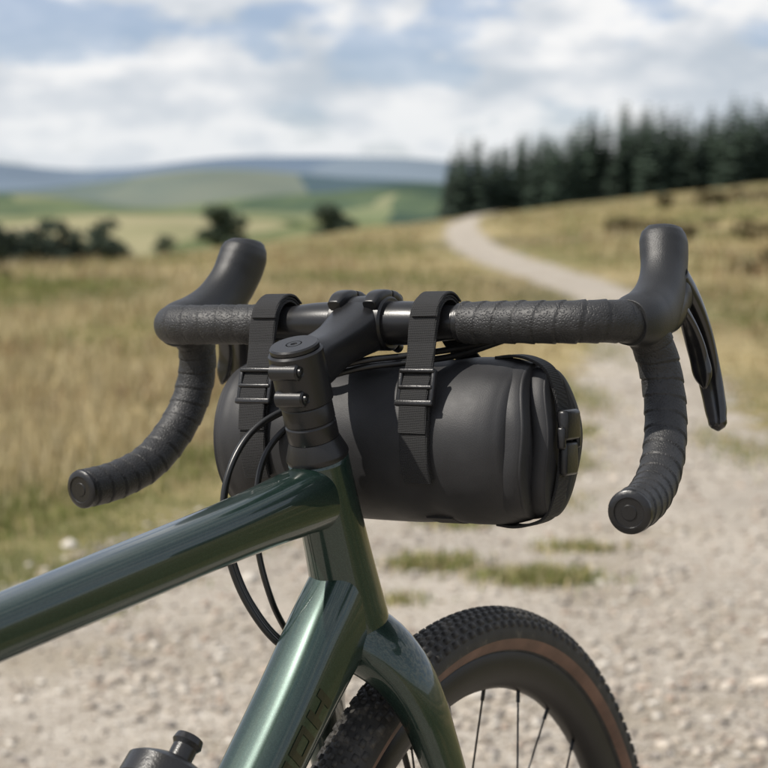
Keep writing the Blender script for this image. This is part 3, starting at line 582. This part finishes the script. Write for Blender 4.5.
make_tree('tree',6,420,6.0,4.4,16,n=1200)
make_tree('tree',-2.5,425,5.5,4.0,17,n=1200)
make_tree('tree',-50,360,6.5,3.4,18,n=1200)
V=[];F=[];C=[];rg=np.random.default_rng(5); off=0
for k in range(18):
    x=-66+k*1.75+rg.uniform(-.5,.5); y=270+rg.uniform(-12,12); hh=rg.uniform(.85,1.15)*(8.6-2.6*k/17)
    cs,rs,TV,TF,r2=tree_parts(x,y,hh,hh*.40,100+k); v,f,c=leafcloud(cs,rs,1000,.05*hh,(.060,.082,.058),r2)
    V.append(np.array(TV));F+= [tuple(a+off for a in ff) for ff in TF]; C.append(np.tile([.07,.06,.05],(len(TV),1))); off+=len(TV)
    V.append(v);F+=[tuple(a) for a in (f+off).tolist()];C.append(c);off+=len(v)
np_mesh('tree_belt',np.vstack(V),F,mleaf,col=np.vstack(C))
V=[];C=[];rg=np.random.default_rng(21)
def conifer(x,y,h,r,rg,V,C):
    z=float(H(x,y)); nt_=18; tone=rg.uniform(.75,1.35)
    for k in range(nt_):
        f=k/nt_; zz=z+h*(.02+.98*f); rr=r*(1-f)**.75*rg.uniform(.75,1.15)+.12; nb=max(5,int(11*(1-f)+5))
        for b_ in range(nb):
            a=rg.uniform(0,6.28); l=rr*rg.uniform(.6,1.2); w=l*.34+.15; ca,sa=math.cos(a),math.sin(a)
            t=(x+ca*l,y+sa*l,zz-l*rg.uniform(.1,.45)); p=(x+ca*l*.15,y+sa*l*.15,zz+.12*h/ nt_*2)
            s=rg.uniform(.6,1.4)*tone; col=(.030*s,.046*s,.032*s)
            V+= [p,(x+ca*l*.6-sa*w,y+sa*l*.6+ca*w,zz-l*.25-.15),t, p,t,(x+ca*l*.6+sa*w,y+sa*l*.6-ca*w,zz-l*.25-.15)]; C+=[col]*6
    for a in(0,2.1,4.2):
        V+=[(x+.12*math.cos(a),y+.12*math.sin(a),z-.3),(x+.12*math.cos(a+2.1),y+.12*math.sin(a+2.1),z-.3),(x,y,z+h*1.03)]; C+=[(.05,.04,.03)]*3
for rowi,(yb,nn) in enumerate(((314,56),(320,56),(327,50),(335,48),(343,44))):
    for k in range(nn):
        f=(k+rg.uniform(-.35,.35))/nn; x=10.2+f*112; y=yb+rg.uniform(-2.5,2.5)
        px=384+x/y*2100
        hh=np.interp(px,[450,466,485,505,540,575,620,680,768,900],[9.4,12.4,10.8,10.8,11.6,12.8,13.4,12.8,12.4,13.5])*rg.uniform(.80,1.14)
        conifer(x,y,hh,hh*.20,rg,V,C)
V=np.array(V); np_mesh('conifer_forest',V,np.arange(len(V)).reshape(-1,3),mleaf,col=np.array(C))
for k,(x,y,hh,r_) in enumerate([(5.6,30,.42,1.0),(9.5,46,.5,1.6),(-7.0,34,.3,1.0),(7.6,60,.5,1.8),(14,80,.6,2.4),(-9,62,.5,1.8)]):
    rg=np.random.default_rng(300+k); z=float(H(x,y)); nc=14
    cs=np.array([[x+rg.normal(0,r_*.5),y+rg.normal(0,r_*.5),z+rg.uniform(0,hh*.4)] for _ in range(nc)]); rs=rg.uniform(.25,.5,nc)*min(r_,hh*1.6)
    v,f,c=leafcloud(cs,rs,1500,.045+.001*y,(.13,.105,.05),rg); np_mesh('heather_shrub',v,f,mleaf,col=c)
def hillmat(name,stops,scale,rough=.95,sc=(1,1,1)):
    m,nt,b=new_mat(name); pos=nt.nodes.new('ShaderNodeNewGeometry').outputs['Position']
    v=N(nt,'ShaderNodeTexVoronoi',Scale=scale); mp=nt.nodes.new('ShaderNodeMapping'); mp.inputs['Scale'].default_value=sc; mp.inputs['Rotation'].default_value=(0,0,.5)
    nt.links.new(pos,mp.inputs[0]); nt.links.new(mp.outputs[0],v.inputs['Vector'])
    s=nt.nodes.new('ShaderNodeSeparateColor'); nt.links.new(v.outputs['Color'],s.inputs[0])
    f=math_n(nt,'ADD',math_n(nt,'MULTIPLY',s.outputs[0],.6),math_n(nt,'MULTIPLY',noise(nt,pos,scale*1.5,4,.6,sc),.4))
    nt.links.new(ramp(nt,f,stops),b.inputs['Base Color']); b.inputs['Roughness'].default_value=rough; b.inputs['Specular IOR Level'].default_value=0
    return m
def hill(name,D1,D2,h1,efn,mat,azw=45,und=.0024):
    na=300; az=np.radians(np.linspace(-azw,azw,na)); nr=20; V=[]
    for j in range(nr):
        t=j/(nr-1); D=D1+(D2-D1)*t
        top=D2*efn(az)+1; h=h1+(top-h1)*smoothstep(0,1,t)+ (D2*und)*np.sin(az*60+j*.6)*4*t*(1-t)*.5
        V.append(np.stack([D*np.sin(az),D*np.cos(az),h],1))
    V.append(np.stack([D2*1.15*np.sin(az),D2*1.15*np.cos(az),np.full(na,-40.)],1)); nr+=1
    V=np.vstack(V); i,j=np.meshgrid(np.arange(nr-1),np.arange(na-1),indexing='ij')
    np_mesh(name,V,np.stack([i*na+j,i*na+j+1,(i+1)*na+j+1,(i+1)*na+j],-1).reshape(-1,4),mat,smooth=True)
hill('hills',3000,4200,10,lambda a:.0218+.0030*np.sin(a*30+2.6)+.0010*np.sin(a*61+.5),hillmat('far_hill_hazed',[(.2,(.115,.155,.21)),(.8,(.165,.205,.245))],.002,sc=(1,.3,1)))  # blue aerial haze is painted into the base colour
hill('hills',1900,2600,-10,lambda a:.0120+.0055*np.sin(a*20+2.9)+.0012*np.sin(a*53),hillmat('mid_hill_hazed',[(.2,(.060,.092,.115)),(.45,(.085,.118,.12)),(.62,(.14,.165,.14)),(.8,(.17,.185,.15))],.006,sc=(1,.5,1)))  # hill colours with bluish distance haze mixed into the stops
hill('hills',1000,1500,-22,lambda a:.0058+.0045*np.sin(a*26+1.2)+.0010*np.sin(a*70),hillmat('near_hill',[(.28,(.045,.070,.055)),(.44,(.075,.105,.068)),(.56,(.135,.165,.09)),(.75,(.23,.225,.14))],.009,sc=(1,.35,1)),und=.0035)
hill('valley_field',430,820,-24,lambda a:-.0050+.0030*np.sin(a*22+4.2),hillmat('field',[(.28,(.065,.085,.045)),(.40,(.13,.15,.075)),(.55,(.25,.235,.14)),(.75,(.34,.30,.20))],.014,sc=(1,.5,1)),und=.003)
# ---------------------------------------------------------------- sky + sun
sd=Vector((-.62,-.22,.76)).normalized(); elev=math.asin(sd.z); azs=math.atan2(sd.x,sd.y)
w=bpy.data.worlds.new('World'); scene.world=w; w.use_nodes=True; nt=w.node_tree; nt.nodes.clear()
out=nt.nodes.new('ShaderNodeOutputWorld'); bg1=N(nt,'ShaderNodeBackground',Strength=.09); bg2=N(nt,'ShaderNodeBackground',Strength=1.0)
sky=nt.nodes.new('ShaderNodeTexSky'); sky.sky_type='NISHITA'; sky.sun_disc=False; sky.sun_elevation=elev; sky.sun_rotation=azs
sky.air_density=1.0; sky.dust_density=.2; sky.ozone_density=3.0
nt.links.new(mix(nt,1.0,sky.outputs[0],(.90,.93,1.18),'MULTIPLY'),bg1.inputs[0])
tc=nt.nodes.new('ShaderNodeTexCoord').outputs['Generated']
n1=noise(nt,tc,10,7,.58,(1,1,2.4),off=(.35,0,.12)); n2=noise(nt,tc,15,6,.6,(1,1,2.6)); n3=noise(nt,tc,4.5,4,.5,(1,1,4),off=(.9,.2,0))
sep=nt.nodes.new('ShaderNodeSeparateXYZ'); nt.links.new(tc,sep.inputs[0])
hz=ramp(nt,sep.outputs[2],[(.0,1),(.035,.60),(.070,0)])
cf=ramp(nt,n1,[(.43,0),(.52,1)])
mask=math_n(nt,'ADD',cf,math_n(nt,'MULTIPLY',hz,.70),True); mask=math_n(nt,'MAXIMUM',mask,.38)
cc=ramp(nt,math_n(nt,'ADD',math_n(nt,'MULTIPLY',n2,.6),math_n(nt,'MULTIPLY',n3,.4)),[(.40,(.53,.59,.66)),(.485,(.73,.76,.80)),(.545,(.94,.94,.94))])
cc=mix(nt,math_n(nt,'MULTIPLY',hz,.60),cc,(.70,.75,.79))
nt.links.new(cc,bg2.inputs[0]); ms=nt.nodes.new('ShaderNodeMixShader'); nt.links.new(mask,ms.inputs[0]); nt.links.new(bg1.outputs[0],ms.inputs[1]); nt.links.new(bg2.outputs[0],ms.inputs[2]); nt.links.new(ms.outputs[0],out.inputs[0])
sl=bpy.data.lights.new('sun','SUN'); sl.energy=5.0; sl.angle=math.radians(.8); sl.color=(1,.94,.85)
so=bpy.data.objects.new('sun',sl); scene.collection.objects.link(so); so.rotation_euler=sd.to_track_quat('Z','Y').to_euler()
scene.view_settings.view_transform='Standard'; scene.view_settings.look='None'; scene.view_settings.exposure=0
